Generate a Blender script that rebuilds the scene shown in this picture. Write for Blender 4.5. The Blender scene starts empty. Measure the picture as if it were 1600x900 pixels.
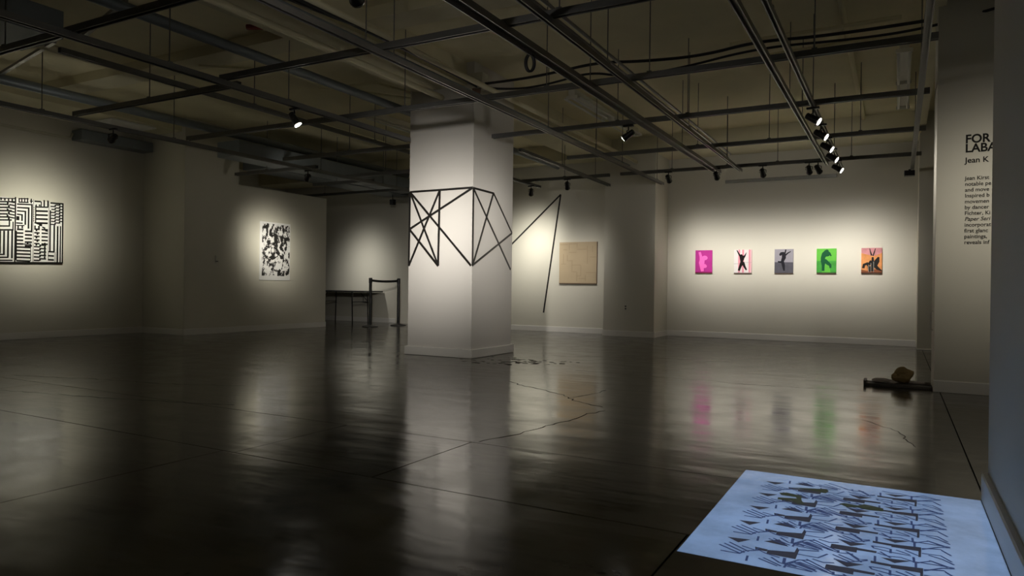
import bpy, bmesh, math, random
from mathutils import Vector, Matrix, Euler

# ------------------------------------------------------------------ camera
S = bpy.context.scene
C = S.collection
YAW, PITCH, ROLL, CAM_Z, FPX = 28.73, -0.1, 0.74, 0.88, 1100.0
cd = bpy.data.cameras.new('camera'); cam = bpy.data.objects.new('camera', cd); C.objects.link(cam)
cd.sensor_width = 36.0; cd.lens = FPX / 1600 * 36.0; cd.clip_start = 0.05; cd.clip_end = 100
cam.location = (0, 0, CAM_Z)
_yw, _pt, _rl = map(math.radians, (YAW, PITCH, ROLL))
_f = Vector((-math.sin(_yw) * math.cos(_pt), math.cos(_yw) * math.cos(_pt), math.sin(_pt)))
_r = Vector((math.cos(_yw), math.sin(_yw), 0)); _u = _r.cross(_f)
_r2 = _r * math.cos(_rl) + _u * math.sin(_rl); _u2 = -_r * math.sin(_rl) + _u * math.cos(_rl)
cam.rotation_euler = Matrix((_r2, _u2, -_f)).transposed().to_euler()
S.camera = cam

# ------------------------------------------------------------------ world, exposure, lights
w = bpy.data.worlds.new('night'); S.world = w; w.use_nodes = True
w.node_tree.nodes['Background'].inputs[0].default_value = (0.8, 0.85, 1.0, 1)
w.node_tree.nodes['Background'].inputs[1].default_value = 0.001
vs = S.view_settings
vs.view_transform = 'Standard'; vs.look = 'None'; vs.gamma = 1; vs.use_curve_mapping = False; vs.exposure = 0.6

WARM = (1.0, 0.90, 0.76)
NEUT = (1.0, 0.95, 0.885)
STR_Z = 2.70          # underside of the strut grid


SPILL = 0.007


def spot_light(name, power, k, color=WARM, radius=0.03, spill=SPILL):
    """reflector lamp: a soft central beam exp(-k tan^2) plus a weak wide spill"""
    L = bpy.data.lights.new(name, 'SPOT'); L.energy = 1.0; L.spot_size = math.radians(165)
    L.spot_blend = 0.35; L.shadow_soft_size = radius; L.use_nodes = True
    nt = L.node_tree; N = nt.nodes; K = nt.links; N.clear()
    out = N.new('ShaderNodeOutputLight'); em = N.new('ShaderNodeEmission'); K.new(em.outputs[0], out.inputs[0])
    em.inputs[0].default_value = color + (1,)
    tc = N.new('ShaderNodeTexCoord'); sp = N.new('ShaderNodeSeparateXYZ'); K.new(tc.outputs['Normal'], sp.inputs[0])

    def m(op, a, b=None):
        n = N.new('ShaderNodeMath'); n.operation = op
        for i, v in enumerate((a, b)):
            if v is None: continue
            if isinstance(v, (int, float)): n.inputs[i].default_value = v
            else: K.new(v, n.inputs[i])
        return n.outputs[0]
    z2 = m('MULTIPLY', sp.outputs[2], sp.outputs[2])
    tan2 = m('SUBTRACT', m('DIVIDE', 1.0, m('MAXIMUM', z2, 0.001)), 1.0)
    g = m('EXPONENT', m('MULTIPLY', tan2, -float(k)))
    K.new(m('MULTIPLY', m('ADD', g, float(spill)), float(power)), em.inputs[1])
    o = bpy.data.objects.new(name, L); C.objects.link(o)
    return o


# the floor projector: a beam cut to a rectangle, hung over the aisle
PX0, PX1, PY0, PY1 = -0.64, 0.318, 2.34, 3.57
PROJ = Vector((-0.16, 2.95, 3.1))


def projector():
    L = bpy.data.lights.new('projector_beam', 'SPOT'); L.energy = 1.0; L.spot_size = math.radians(40)
    L.spot_blend = 0.0; L.color = (1, 1, 1); L.shadow_soft_size = 0.004; L.use_nodes = True
    nt = L.node_tree; N = nt.nodes; K = nt.links; N.clear()
    out = N.new('ShaderNodeOutputLight'); em = N.new('ShaderNodeEmission'); K.new(em.outputs[0], out.inputs[0])
    em.inputs[0].default_value = (0.34, 0.56, 1.0, 1)
    tc = N.new('ShaderNodeTexCoord'); sp = N.new('ShaderNodeSeparateXYZ'); K.new(tc.outputs['Normal'], sp.inputs[0])

    def m(op, a, b=None):
        n = N.new('ShaderNodeMath'); n.operation = op
        for i, v in enumerate((a, b)):
            if v is None: continue
            if isinstance(v, (int, float)): n.inputs[i].default_value = v
            else: K.new(v, n.inputs[i])
        return n.outputs[0]
    az = m('ABSOLUTE', sp.outputs[2])
    x = m('MULTIPLY', m('DIVIDE', sp.outputs[0], az), PROJ.z); y = m('MULTIPLY', m('DIVIDE', sp.outputs[1], az), PROJ.z)
    hx, hy = (PX1 - PX0) / 2, (PY1 - PY0) / 2
    ok = m('MULTIPLY', m('LESS_THAN', m('ABSOLUTE', x), hx), m('LESS_THAN', m('ABSOLUTE', y), hy))
    K.new(m('MULTIPLY', ok, 400.0), em.inputs[1])
    o = bpy.data.objects.new('projector_beam', L); C.objects.link(o)
    o.location = ((PX0 + PX1) / 2, (PY0 + PY1) / 2, PROJ.z)


projector()

# ------------------------------------------------------------------ materials
def nodes(name):
    m = bpy.data.materials.new(name); m.use_nodes = True
    nt = m.node_tree; b = nt.nodes['Principled BSDF']
    return m, nt, nt.nodes, nt.links, b


def mat(name, col, rough=0.6, metal=0.0, var=0.08, scale=6.0, bump=0.0, spec=0.5, stretch=None):
    m, nt, N, K, b = nodes(name)
    tc = N.new('ShaderNodeTexCoord'); mp = N.new('ShaderNodeMapping'); K.new(tc.outputs['Object'], mp.inputs[0])
    if stretch: mp.inputs['Scale'].default_value = stretch
    n = N.new('ShaderNodeTexNoise'); n.inputs['Scale'].default_value = scale; n.inputs['Detail'].default_value = 5
    K.new(mp.outputs[0], n.inputs[0])
    r = N.new('ShaderNodeMix'); r.data_type = 'RGBA'
    K.new(n.outputs[0], r.inputs[0])
    r.inputs[6].default_value = tuple(c * (1 - var) for c in col) + (1,)
    r.inputs[7].default_value = tuple(min(1, c * (1 + var)) for c in col) + (1,)
    K.new(r.outputs[2], b.inputs['Base Color'])
    b.inputs['Roughness'].default_value = rough; b.inputs['Metallic'].default_value = metal
    b.inputs['Specular IOR Level'].default_value = spec
    if bump:
        bp = N.new('ShaderNodeBump'); bp.inputs['Strength'].default_value = bump; bp.inputs['Distance'].default_value = 0.01
        K.new(n.outputs[0], bp.inputs['Height']); K.new(bp.outputs[0], b.inputs['Normal'])
    return m


def concrete():
    m, nt, N, K, b = nodes('polished_concrete')
    tc = N.new('ShaderNodeTexCoord')
    def noise(sc, det, rough=0.5, vec=None):
        n = N.new('ShaderNodeTexNoise'); n.inputs['Scale'].default_value = sc; n.inputs['Detail'].default_value = det
        n.inputs['Roughness'].default_value = rough
        K.new(vec or tc.outputs['Object'], n.inputs[0]); return n.outputs[0]
    big = noise(0.7, 4, 0.6); mid = noise(3.5, 6, 0.65); fine = noise(60, 3)
    mp = N.new('ShaderNodeMapping'); K.new(tc.outputs['Object'], mp.inputs[0])
    mp.inputs['Rotation'].default_value = (0, 0, math.radians(-28)); mp.inputs['Scale'].default_value = (0.6, 2.2, 1)
    wav = noise(1.6, 3, 0.5, mp.outputs[0])
    cr = N.new('ShaderNodeValToRGB'); K.new(big, cr.inputs[0])
    cr.color_ramp.elements[0].position = 0.3; cr.color_ramp.elements[0].color = (0.05, 0.043, 0.031, 1)
    cr.color_ramp.elements[1].position = 0.72; cr.color_ramp.elements[1].color = (0.10, 0.087, 0.065, 1)
    mx = N.new('ShaderNodeMix'); mx.data_type = 'RGBA'; mx.blend_type = 'MULTIPLY'; mx.inputs[0].default_value = 0.55
    cr2 = N.new('ShaderNodeValToRGB'); K.new(mid, cr2.inputs[0])
    cr2.color_ramp.elements[0].position = 0.35; cr2.color_ramp.elements[0].color = (0.55, 0.54, 0.52, 1)
    cr2.color_ramp.elements[1].position = 0.6; cr2.color_ramp.elements[1].color = (1, 1, 1, 1)
    K.new(cr.outputs[0], mx.inputs[6]); K.new(cr2.outputs[0], mx.inputs[7]); K.new(mx.outputs[2], b.inputs['Base Color'])
    mr = N.new('ShaderNodeMapRange'); mr.inputs[1].default_value = 0.3; mr.inputs[2].default_value = 0.7
    mr.inputs[3].default_value = 0.09; mr.inputs[4].default_value = 0.21
    K.new(mid, mr.inputs[0]); K.new(mr.outputs[0], b.inputs['Roughness'])
    b1 = N.new('ShaderNodeBump'); b1.inputs['Strength'].default_value = 0.38; b1.inputs['Distance'].default_value = 0.012
    K.new(wav, b1.inputs['Height'])
    b2 = N.new('ShaderNodeBump'); b2.inputs['Strength'].default_value = 0.12; b2.inputs['Distance'].default_value = 0.004
    K.new(mid, b2.inputs['Height']); K.new(b1.outputs[0], b2.inputs['Normal'])
    K.new(b2.outputs[0], b.inputs['Normal'])
    b.inputs['IOR'].default_value = 1.5
    return m


def emis(name, col, st):
    m, nt, N, K, b = nodes(name)
    b.inputs['Base Color'].default_value = (0.8, 0.8, 0.8, 1)
    b.inputs['Emission Color'].default_value = col + (1,); b.inputs['Emission Strength'].default_value = st
    return m


M = {
    'wall': mat('white_wall_paint', (0.62, 0.595, 0.505), 0.62, var=0.02, scale=2.5, bump=0.02),
    'trim': mat('white_trim_paint', (0.72, 0.70, 0.65), 0.45, var=0.02, scale=4),
    'pillar': mat('pillar_paint', (0.60, 0.575, 0.53), 0.55, var=0.02, scale=3, bump=0.02),
    'ceil': mat('painted_slab', (0.80, 0.735, 0.50), 0.85, var=0.16, scale=1.6, bump=0.25),
    'beam': mat('painted_beam', (0.70, 0.65, 0.46), 0.8, var=0.14, scale=2.5, bump=0.2),
    'duct': mat('grey_duct', (0.20, 0.225, 0.24), 0.5, var=0.08, scale=3, metal=0.3),
    'strut': mat('galvanised_steel', (0.17, 0.17, 0.165), 0.38, metal=0.75, var=0.15, scale=14),
    'strutl': mat('pale_steel', (0.25, 0.24, 0.225), 0.36, metal=0.7, var=0.12, scale=14),
    'cable': mat('black_cable', (0.012, 0.012, 0.014), 0.5, var=0.1, scale=30),
    'pipe': mat('cream_pipe', (0.52, 0.50, 0.40), 0.5, var=0.08, scale=8),
    'red': mat('red_paint', (0.30, 0.03, 0.02), 0.5),
    'black': mat('black_metal', (0.012, 0.012, 0.012), 0.35, var=0.1, scale=20),
    'lampb': mat('lamp_housing', (0.03, 0.03, 0.03), 0.35, metal=0.3, var=0.1, scale=20),
    'chrome': mat('lamp_edge', (0.45, 0.45, 0.43), 0.25, metal=0.9, var=0.05),
    'lens': emis('lit_lens', (1.0, 0.96, 0.88), 9.0),
    'lensb': emis('bright_lens', (1.0, 0.96, 0.88), 70.0),
    'lensoff': mat('glass_lens', (0.15, 0.15, 0.15), 0.1),
    'tape': mat('black_tape', (0.012, 0.011, 0.010), 0.3, var=0.1, scale=20),
    'ink': mat('black_vinyl', (0.010, 0.009, 0.008), 0.6, var=0.1, scale=20, spec=0.1),
    'white': mat('white_board', (0.80, 0.79, 0.75), 0.5, var=0.03, scale=8),
    'paper': mat('white_paper', (0.80, 0.79, 0.77), 0.6, var=0.03, scale=8),
    'tube': mat('fluorescent_tube_off', (0.80, 0.79, 0.74), 0.3, var=0.02),
    'fix': mat('fixture_enamel', (0.80, 0.78, 0.70), 0.35, var=0.05),
    'joint': mat('joint_filler', (0.02, 0.018, 0.014), 0.9, var=0.2, scale=20),
    'crack': mat('crack_dirt', (0.04, 0.033, 0.024), 0.95, var=0.3, scale=30),
    'beige': mat('raw_linen', (0.47, 0.37, 0.235), 0.7, var=0.07, scale=5, bump=0.1),
    'beigel': mat('linen_relief_line', (0.36, 0.27, 0.165), 0.7, var=0.1, scale=14),
    'brown': mat('brown_edge', (0.14, 0.075, 0.045), 0.6, var=0.1),
    'board': mat('dark_board', (0.07, 0.06, 0.048), 0.6, var=0.3, scale=9, bump=0.2),
    'bag': mat('crumpled_kraft_paper', (0.20, 0.135, 0.045), 0.75, var=0.35, scale=9, bump=0.4),
    'rag': mat('grey_rag', (0.26, 0.22, 0.19), 0.8, var=0.4, scale=12, bump=0.5),
    'plate': mat('wall_plate', (0.55, 0.54, 0.48), 0.4, var=0.03),
    'floor': concrete(),
}

# ------------------------------------------------------------------ mesh helpers
def box(bm, x0, x1, y0, y1, z0, z1):
    v = [bm.verts.new(p) for p in ((x0, y0, z0), (x1, y0, z0), (x1, y1, z0), (x0, y1, z0), (x0, y0, z1), (x1, y0, z1), (x1, y1, z1), (x0, y1, z1))]
    for f in ((0, 3, 2, 1), (4, 5, 6, 7), (0, 1, 5, 4), (1, 2, 6, 5), (2, 3, 7, 6), (3, 0, 4, 7)):
        bm.faces.new([v[i] for i in f])


def tube(bm, pts, r, n=8, cap=True):
    pts = [Vector(p) for p in pts]; rings = []
    for i, p in enumerate(pts):
        d = (pts[min(i + 1, len(pts) - 1)] - pts[max(i - 1, 0)]).normalized()
        a = d.orthogonal().normalized() if abs(d.z) > .95 else d.cross(Vector((0, 0, 1))).normalized()
        b = d.cross(a)
        rr = r[i] if isinstance(r, (list, tuple)) else r
        rings.append([bm.verts.new(p + (a * math.cos(t) + b * math.sin(t)) * rr) for t in [2 * math.pi * k / n for k in range(n)]])
    for A, B in zip(rings, rings[1:]):
        for k in range(n): bm.faces.new((A[k], A[(k + 1) % n], B[(k + 1) % n], B[k]))
    if cap: bm.faces.new(rings[0][::-1]); bm.faces.new(rings[-1])


def prism(bm, pts, n, t):
    """flat polygon pts (3-D, coplanar) thickened by t along the normal n"""
    n = Vector(n) * t
    a = [bm.verts.new(Vector(p)) for p in pts]; b = [bm.verts.new(Vector(p) + n) for p in pts]
    bm.faces.new(a[::-1]); bm.faces.new(b)
    for i in range(len(a)): j = (i + 1) % len(a); bm.faces.new((a[i], a[j], b[j], b[i]))


def obj(name, bm, m, parent=None, smooth=False, bevel=0.0):
    bmesh.ops.recalc_face_normals(bm, faces=bm.faces[:])
    me = bpy.data.meshes.new(name); bm.to_mesh(me); bm.free()
    me.materials.append(m if not isinstance(m, str) else M[m])
    if smooth:
        for p in me.polygons: p.use_smooth = True
    o = bpy.data.objects.new(name, me); C.objects.link(o)
    if parent: o.parent = parent
    if bevel:
        bv = o.modifiers.new('bevel', 'BEVEL'); bv.width = bevel; bv.segments = 2; bv.limit_method = 'ANGLE'
    return o


def B(name, dims, m, parent=None, bevel=0.0):
    bm = bmesh.new(); box(bm, *dims); return obj(name, bm, m, parent, bevel=bevel)


def struct(o, label=None):
    o['kind'] = 'structure'
    if label: o['label'] = label
    return o


def tag(o, label, cat, group=None):
    o['label'] = label; o['category'] = cat
    if group: o['group'] = group
    return o


def empty(name, label, cat, loc=(0, 0, 0), group=None):
    o = bpy.data.objects.new(name, None); C.objects.link(o); o.location = loc; o.empty_display_size = 0.1
    return tag(o, label, cat, group)


# ------------------------------------------------------------------ floor: slabs with sawn joints
fl = struct(B('floor', (-14, 3.2, -4, 14, -0.10, -0.012), 'joint'))
g = 0.0035
rows = [(-4, 0.6, (-14, -3.1, 3.2)), (0.6, 2.52, (-14, -3.1, -0.65, 3.2)), (2.52, 3.38, (-14, -6.4, -3.02, -2.1, 0.335, 3.2)), (3.38, 14, (-14, 0.335, 3.2))]
for y0, y1, xs in rows:
    for x0, x1 in zip(xs, xs[1:]):
        B('slab', (x0 + g, x1 - g, y0 + g, y1 - g, -0.012, 0), 'floor', fl)


def strip(bm, pts, wd, z=0.0006, jit=0.0, seed=0):
    rnd = random.Random(seed); P = []
    for a, b in zip(pts, pts[1:]):
        a, b = Vector(a), Vector(b); n = max(1, int((b - a).length / 0.05)) if jit else 1
        for k in range(n):
            p = a.lerp(b, k / n)
            if jit: p += Vector((rnd.uniform(-jit, jit), rnd.uniform(-jit, jit)))
            P.append(p)
    P.append(Vector(pts[-1])); L = []; R = []
    for i, p in enumerate(P):
        d = (P[min(i + 1, len(P) - 1)] - P[max(i - 1, 0)]).normalized(); q = Vector((-d.y, d.x))
        hw = wd / 2 * (rnd.uniform(0.4, 1.6) if jit else 1)
        L.append(bm.verts.new((p.x + q.x * hw, p.y + q.y * hw, z))); R.append(bm.verts.new((p.x - q.x * hw, p.y - q.y * hw, z)))
    for i in range(len(P) - 1): bm.faces.new((L[i], R[i], R[i + 1], L[i + 1]))


cracks = [
    ([(-2.08, 3.40), (-2.03, 3.58), (-1.99, 3.66), (-1.97, 3.85), (-1.93, 4.14), (-1.88, 4.34), (-1.90, 4.52), (-1.83, 4.75)], .012),
    ([(-3.15, 5.73), (-2.90, 5.54), (-2.69, 5.45), (-2.49, 5.32), (-2.38, 5.27), (-2.29, 5.13), (-2.17, 5.02), (-2.0, 4.92), (-1.9, 4.88)], .013),
    ([(-2.30, 5.12), (-2.24, 5.32), (-2.2, 5.5), (-2.19, 5.7)], .010),
    ([(-7.2, 3.5), (-6.4, 3.75), (-5.6, 3.9), (-4.9, 4.2)], .010),
    ([(-6.9, 2.9), (-6.2, 3.0), (-5.0, 3.25), (-4.2, 3.5)], .010),
    ([(-0.64, 2.47), (-0.5, 2.46), (-0.3, 2.42)], .004),
    ([(0.12, 3.3), (0.2, 3.28), (0.31, 3.33)], .004),
    ([(-0.2, 5.4), (0.0, 5.1), (0.1, 4.6)], .006),
    ([(-3.9, 8.2), (-2.9, 8.6), (-1.8, 8.9)], .014),
    ([(-3.0, 6.9), (-1.2, 6.8), (0.2, 7.0)], .008),
]
for i, (p, wd) in enumerate(cracks):
    bm = bmesh.new(); strip(bm, p, wd * .6, jit=0.016, seed=i); obj('crack', bm, 'crack', fl)
# flaked patch in the concrete beside the pillar
rnd = random.Random(5); bm = bmesh.new()
for k in range(70):
    t = rnd.random(); cx = -4.3 + rnd.gauss(0, .24) + .75 * t; cy = 7.18 + rnd.gauss(0, .2) + .25 * t
    if cx < -4.5 and cy > 7.2: continue
    a0 = rnd.random() * 6; r = rnd.uniform(.008, .05)
    vs_ = [bm.verts.new((cx + r * rnd.uniform(.5, 1.5) * math.cos(a0 + j * 1.05), cy + r * rnd.uniform(.3, 1) * math.sin(a0 + j * 1.05), .0007 + k * 2e-5)) for j in range(6)]
    bm.faces.new(vs_)
obj('flaked_patch', bm, 'crack', fl)

# ------------------------------------------------------------------ shell
ZC = 3.62
ceil = struct(B('ceiling', (-14, 3.2, -4, 14, ZC, ZC + .2), 'ceil'))
struct(B('wall_back', (-3.86, 0.47, 13.0, 13.3, 0, ZC), 'wall'))
struct(B('wall_back_left', (-9.3, -4.7, 12.62, 13.3, 0, ZC), 'wall'))
struct(B('wall_back_far', (-14, -10.25, 13.12, 13.3, 0, ZC), 'wall'))
struct(B('wall_back_jog', (-10.25, -9.3, 13.06, 13.3, 0, ZC), 'wall'))
struct(B('wall_far_left', (-14.1, -13.9, -4, 14, 0, ZC), 'wall'))
struct(B('wall_left', (-11.8, -11.5, -4, 7.7, 0, ZC), 'wall'))
struct(B('wall_left_pier', (-11.8, -10.40, 7.63, 8.72, 0, ZC), 'wall'))
struct(B('wall_partition', (-10.62, -10.44, 8.72, 10.98, 0, 2.66), 'wall', bevel=.004))
struct(B('wall_behind', (-14, 3.2, -4.2, -4.0, 0, ZC), 'wall'))
struct(B('wall_text_panel', (0.285, 3.2, 7.25, 7.78, 0, ZC), 'wall', bevel=.003))
struct(B('wall_right_near', (0.345, 0.9, -4, 3.6, 0, ZC), 'wall', bevel=.003))
struct(B('wall_right_pilaster', (0.262, 0.47, 12.36, 13.3, 0, ZC), 'wall', bevel=.003))
struct(B('wall_right_recess', (0.47, 3.2, 12.75, 13.3, 0, ZC), 'wall'))
struct(B('wall_right_far', (3.0, 3.2, -4, 13, 0, ZC), 'wall'))
struct(B('wall_back_pier', (-4.76, -3.80, 12.2, 13.0, 0, 3.3), 'wall', bevel=.003))
struct(B('pillar', (-5.51, -4.55, 7.28, 8.29, 0, ZC), 'pillar', bevel=.004))


def baseboard(name, x0, y0, x1, y1, n, h=.105, t=.016, m='trim', ext=0.0):
    """board along the wall from (x0,y0) to (x1,y1), standing off along n"""
    bm = bmesh.new(); d = Vector((x1 - x0, y1 - y0, 0)); L = d.length; d.normalize(); n = Vector((n[0], n[1], 0))
    P = Vector((x0, y0, 0)) - d * ext; d = d * (L + 2 * ext)
    prof = [(0, 0.002), (t, 0.002), (t, h - .006), (t * .75, h), (0, h)]
    a = [bm.verts.new(P + n * u + Vector((0, 0, v))) for u, v in prof]; b = [bm.verts.new(P + d + n * u + Vector((0, 0, v))) for u, v in prof]
    bm.faces.new(a); bm.faces.new(b[::-1])
    for i in range(5): bm.faces.new((a[i], b[i], b[(i + 1) % 5], a[(i + 1) % 5]))
    return struct(obj(name, bm, m))


baseboard('baseboard_back', -3.80, 13.0, 0.262, 13.0, (0, -1))
baseboard('baseboard_back_left', -9.3, 12.62, -4.76, 12.62, (0, -1))
baseboard('baseboard_back_pier', -4.76, 12.2, -3.80, 12.2, (0, -1), ext=.01)
baseboard('baseboard_back_pier_side', -3.80, 12.2, -3.80, 13.0, (1, 0))
baseboard('baseboard_back_far', -13.9, 13.12, -10.25, 13.12, (0, -1))
baseboard('baseboard_left', -11.5, -4, -11.5, 7.63, (1, 0))
baseboard('baseboard_left_pier', -11.5, 7.63, -10.40, 7.63, (0, -1))
baseboard('baseboard_left_pier_side', -10.40, 7.62, -10.40, 8.72, (1, 0))
baseboard('baseboard_partition', -10.44, 8.72, -10.44, 10.98, (1, 0))
baseboard('baseboard_text_panel', 0.285, 7.25, 3.0, 7.25, (0, -1), t=.008)
baseboard('baseboard_pilaster', 0.262, 12.36, 0.47, 12.36, (0, -1), h=.02)
baseboard('baseboard_right_near', 0.345, -4, 0.345, 3.6, (-1, 0), t=.024, h=.112)
baseboard('baseboard_right_near_end', 0.345, 3.6, 0.9, 3.6, (0, 1), t=.02, h=.112, ext=.02)
bm = bmesh.new()
t = .03
box(bm, -5.51 - t, -4.55 + t, 7.28 - t, 7.28, .002, .108); box(bm, -4.55, -4.55 + t, 7.28, 8.29 + t, .002, .108)
box(bm, -5.51 - t, -5.51, 7.28, 8.29 + t, .002, .108); box(bm, -5.51, -4.55, 8.29, 8.29 + t, .002, .108)
struct(obj('baseboard_pillar', bm, 'trim', bevel=.004))

# dropped beams of the ceiling
struct(B('trim_1', (-5.42, -4.66, -4, 7.28, 3.34, ZC), 'beam'), 'concrete girder running to the central pillar')
struct(B('trim_2', (-5.42, -4.66, 8.29, 13, 3.34, ZC), 'beam'), 'concrete girder behind the central pillar')
struct(B('trim_3', (-13.9, 0.28, 12.25, 13.0, 3.30, ZC), 'beam'), 'dropped beam along the back wall')
struct(B('trim_4', (-11.5, -10.5, -4, 12.6, 3.40, ZC), 'beam'), 'dropped beam over the left wall')
struct(B('trim_5', (-13.9, 0.28, 5.4, 5.75, 3.50, ZC), 'beam'), 'shallow rib crossing the ceiling')
struct(B('trim_6', (0.24, 0.345, 3.6, 12.25, 3.40, ZC), 'beam'), 'narrow beam over the right side')

# ------------------------------------------------------------------ strut grid
def channel(bm, a, b, w=.044, h=.044, lip=.010, up=False):
    """U channel from a to b (along X or Y); open side down"""
    a = Vector(a); b = Vector(b); d = (b - a).normalized(); s = Vector((-d.y, d.x, 0)); th = .004
    def bar(s0, s1, z0, z1):
        q = [a + s * s0 + Vector((0, 0, z0)), a + s * s1 + Vector((0, 0, z0)), a + s * s1 + Vector((0, 0, z1)), a + s * s0 + Vector((0, 0, z1))]
        r = [p + (b - a) for p in q]
        A = [bm.verts.new(p) for p in q]; R = [bm.verts.new(p) for p in r]
        bm.faces.new(A); bm.faces.new(R[::-1])
        for i in range(4): bm.faces.new((A[i], R[i], R[(i + 1) % 4], A[(i + 1) % 4]))
    bar(-w / 2, w / 2, h - th, h); bar(-w / 2, -w / 2 + th, 0, h - th); bar(w / 2 - th, w / 2, 0, h - th)
    bar(-w / 2 + th, -w / 2 + lip, 0, th); bar(w / 2 - lip, w / 2 - th, 0, th)


def strut(a, b, label, m='strut', w=.044, h=.044, hang=(), zt=ZC, solid=False, group=None, cat='strut', z=STR_Z):
    root = empty('ceiling_strut', label, cat, (a[0], a[1], z), group)
    o = Vector((a[0], a[1], 0))
    bm = bmesh.new(); A = Vector((a[0], a[1], 0)) - o; E = Vector((b[0], b[1], 0)) - o
    if solid:
        d = (E - A).normalized(); s = Vector((-d.y, d.x, 0)) * w / 2
        prism(bm, [A - s, A + s, E + s, E - s], (0, 0, 1), h)
    else: channel(bm, A, E, w, h)
    obj('channel', bm, m, root)
    for tt in hang:
        P = A.lerp(E, tt); bm = bmesh.new()
        tube(bm, [P + Vector((0, 0, h - .002)), P + Vector((0, 0, zt - z - .002))], .005, 6)
        obj('hanger_rod', bm, 'strut', root)
        bm = bmesh.new(); box(bm, P.x - .02, P.x + .02, P.y - .02, P.y + .02, h, h + .012); obj('nut_plate', bm, 'strut', root)
    return root


H = STR_Z
ROWZ = H + .044      # cross struts sit on top of the long ones
# long struts, running away from the viewer
strut((0.155, 1.2), (0.165, 12.3), 'slotted steel strut along the right wall, ending at the small black box', 'strut', .05, .044, (.3, .55, .8))
strut((-0.76, 1.2), (-0.76, 11.75), 'steel track carrying the row of five lit spotlights', 'strutl', .04, .044, (.35, .6, .85))
strut((-0.94, 1.2), (-0.93, 11.2), 'steel strut just left of the five-lamp track', 'strutl', .05, .044, (.3, .7))
strut((-2.13, 0.8), (-2.15, 11.25), 'thin steel strut on the right edge of the wide conduit run', 'strutl', .04, .044, (.45, .7, .9))
strut((-2.52, 0.8), (-2.50, 11.25), 'wide pale channel on the left edge of the conduit run', 'strutl', .10, .05, (.5, .8))
strut((-3.62, 0.5), (-3.64, 12.1), 'long steel strut passing in front of the central pillar', 'strutl', .05, .044, (.35, .6, .82, .97))
strut((-4.48, 8.35), (-4.56, 11.9), 'short steel strut emerging right of the pillar', 'strut', .05, .044, (.4, .8))
strut((-5.47, 0.5), (-5.47, 7.2), 'dark steel strut meeting the left edge of the pillar', 'strut', .06, .05, (.3, .5, .7))
strut((-5.80, 8.3), (-5.80, 11.6), 'steel strut hidden behind the pillar, near the back wall', 'strut', .05, .044, (.5,))
strut((-8.2, 0.5), (-8.35, 11.3), 'dark strut nearest the left wall', 'strut', .06, .05, (.35, .5, .75, .9))
strut((-6.85, 3.7), (-6.95, 11.3), 'steel strut between the left wall and the pillar', 'strut', .05, .05, (.3, .6, .9), z=H + .3)
# cross struts
for y, x0, x1, lab, hg in (
        (3.05, -8.2, -2.3, 'nearest cross strut at the upper left', (.3, .8)),
        (4.40, -5.5, 0.22, 'cross strut nearest the viewer above the pillar', (.3, .6)),
        (4.60, -8.2, -5.5, 'short cross strut over the left foreground', (.5,)),
        (6.05, -8.2, 0.24, 'second cross strut from the viewer', (.42, .62, .74, .9)),
        (7.65, -4.5, 0.24, 'cross strut level with the front of the pillar', (.35, .52, .74)),
        (7.70, -8.2, -5.6, 'cross strut left of the pillar', (.5,)),
        (9.38, -4.25, 0.26, 'cross strut next to last before the back wall', (.1, .42, .62, .85)),
        (9.38, -8.5, -5.52, 'cross strut over the left partition gap', (.3, .8)),
        (11.08, -4.05, 0.26, 'lighting track in front of the five small prints', (.2, .4, .57, .8)),
        (11.10, -5.9, -4.25, 'short cross strut above the taped V on the wall', (.5,)),
        (11.10, -12.5, -6.2, 'cross strut above the dark far room', (.3, .6)),
        (8.4, -10.1, -8.2, 'cross strut running to the left pier', (.4,)),
        (9.9, -9.75, -8.3, 'cross strut above the framed blotch print', (.4,))):
    strut((x0, y), (x1, y), lab, 'strut', .05, .05, hg, z=ROWZ, solid=False)

# conduits riding in the wide run
for k, x in enumerate((-2.40, -2.33, -2.26)):
    bm = bmesh.new(); tube(bm, [(x, 0.8, 2.94), (x, 11.0, 2.94)], .014, 8)
    tag(obj('conduit', bm, 'strutl'), ('left', 'middle', 'right')[k] + ' one of three parallel conduits in the wide ceiling run', 'conduit', 'conduits in the wide ceiling run')
for k, (x, z, r) in enumerate(((-5.72, 3.18, .05), (-5.0, 3.22, .035), (-4.30, 3.1, .022), (-4.16, 3.16, .03), (-9.3, 3.25, .06), (-7.75, 3.3, .04))):
    bm = bmesh.new(); tube(bm, [(x, -2, z), (x, 7.25 if x in (-5.0,) else 12.2, z)] if x != -5.72 else [(x, -2, z), (x, 12.2, z)], r, 10)
    tag(obj('ceiling_pipe', bm, 'beam' if k % 2 else 'duct', smooth=True),
        ('thick dark pipe running past the left side of the pillar', 'pipe under the girder ending at the pillar front', 'thin pipe passing the right side of the pillar',
         'second pipe passing the right side of the pillar', 'thick painted pipe above the left strut', 'painted pipe high over the left half of the room')[k], 'pipe')
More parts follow.
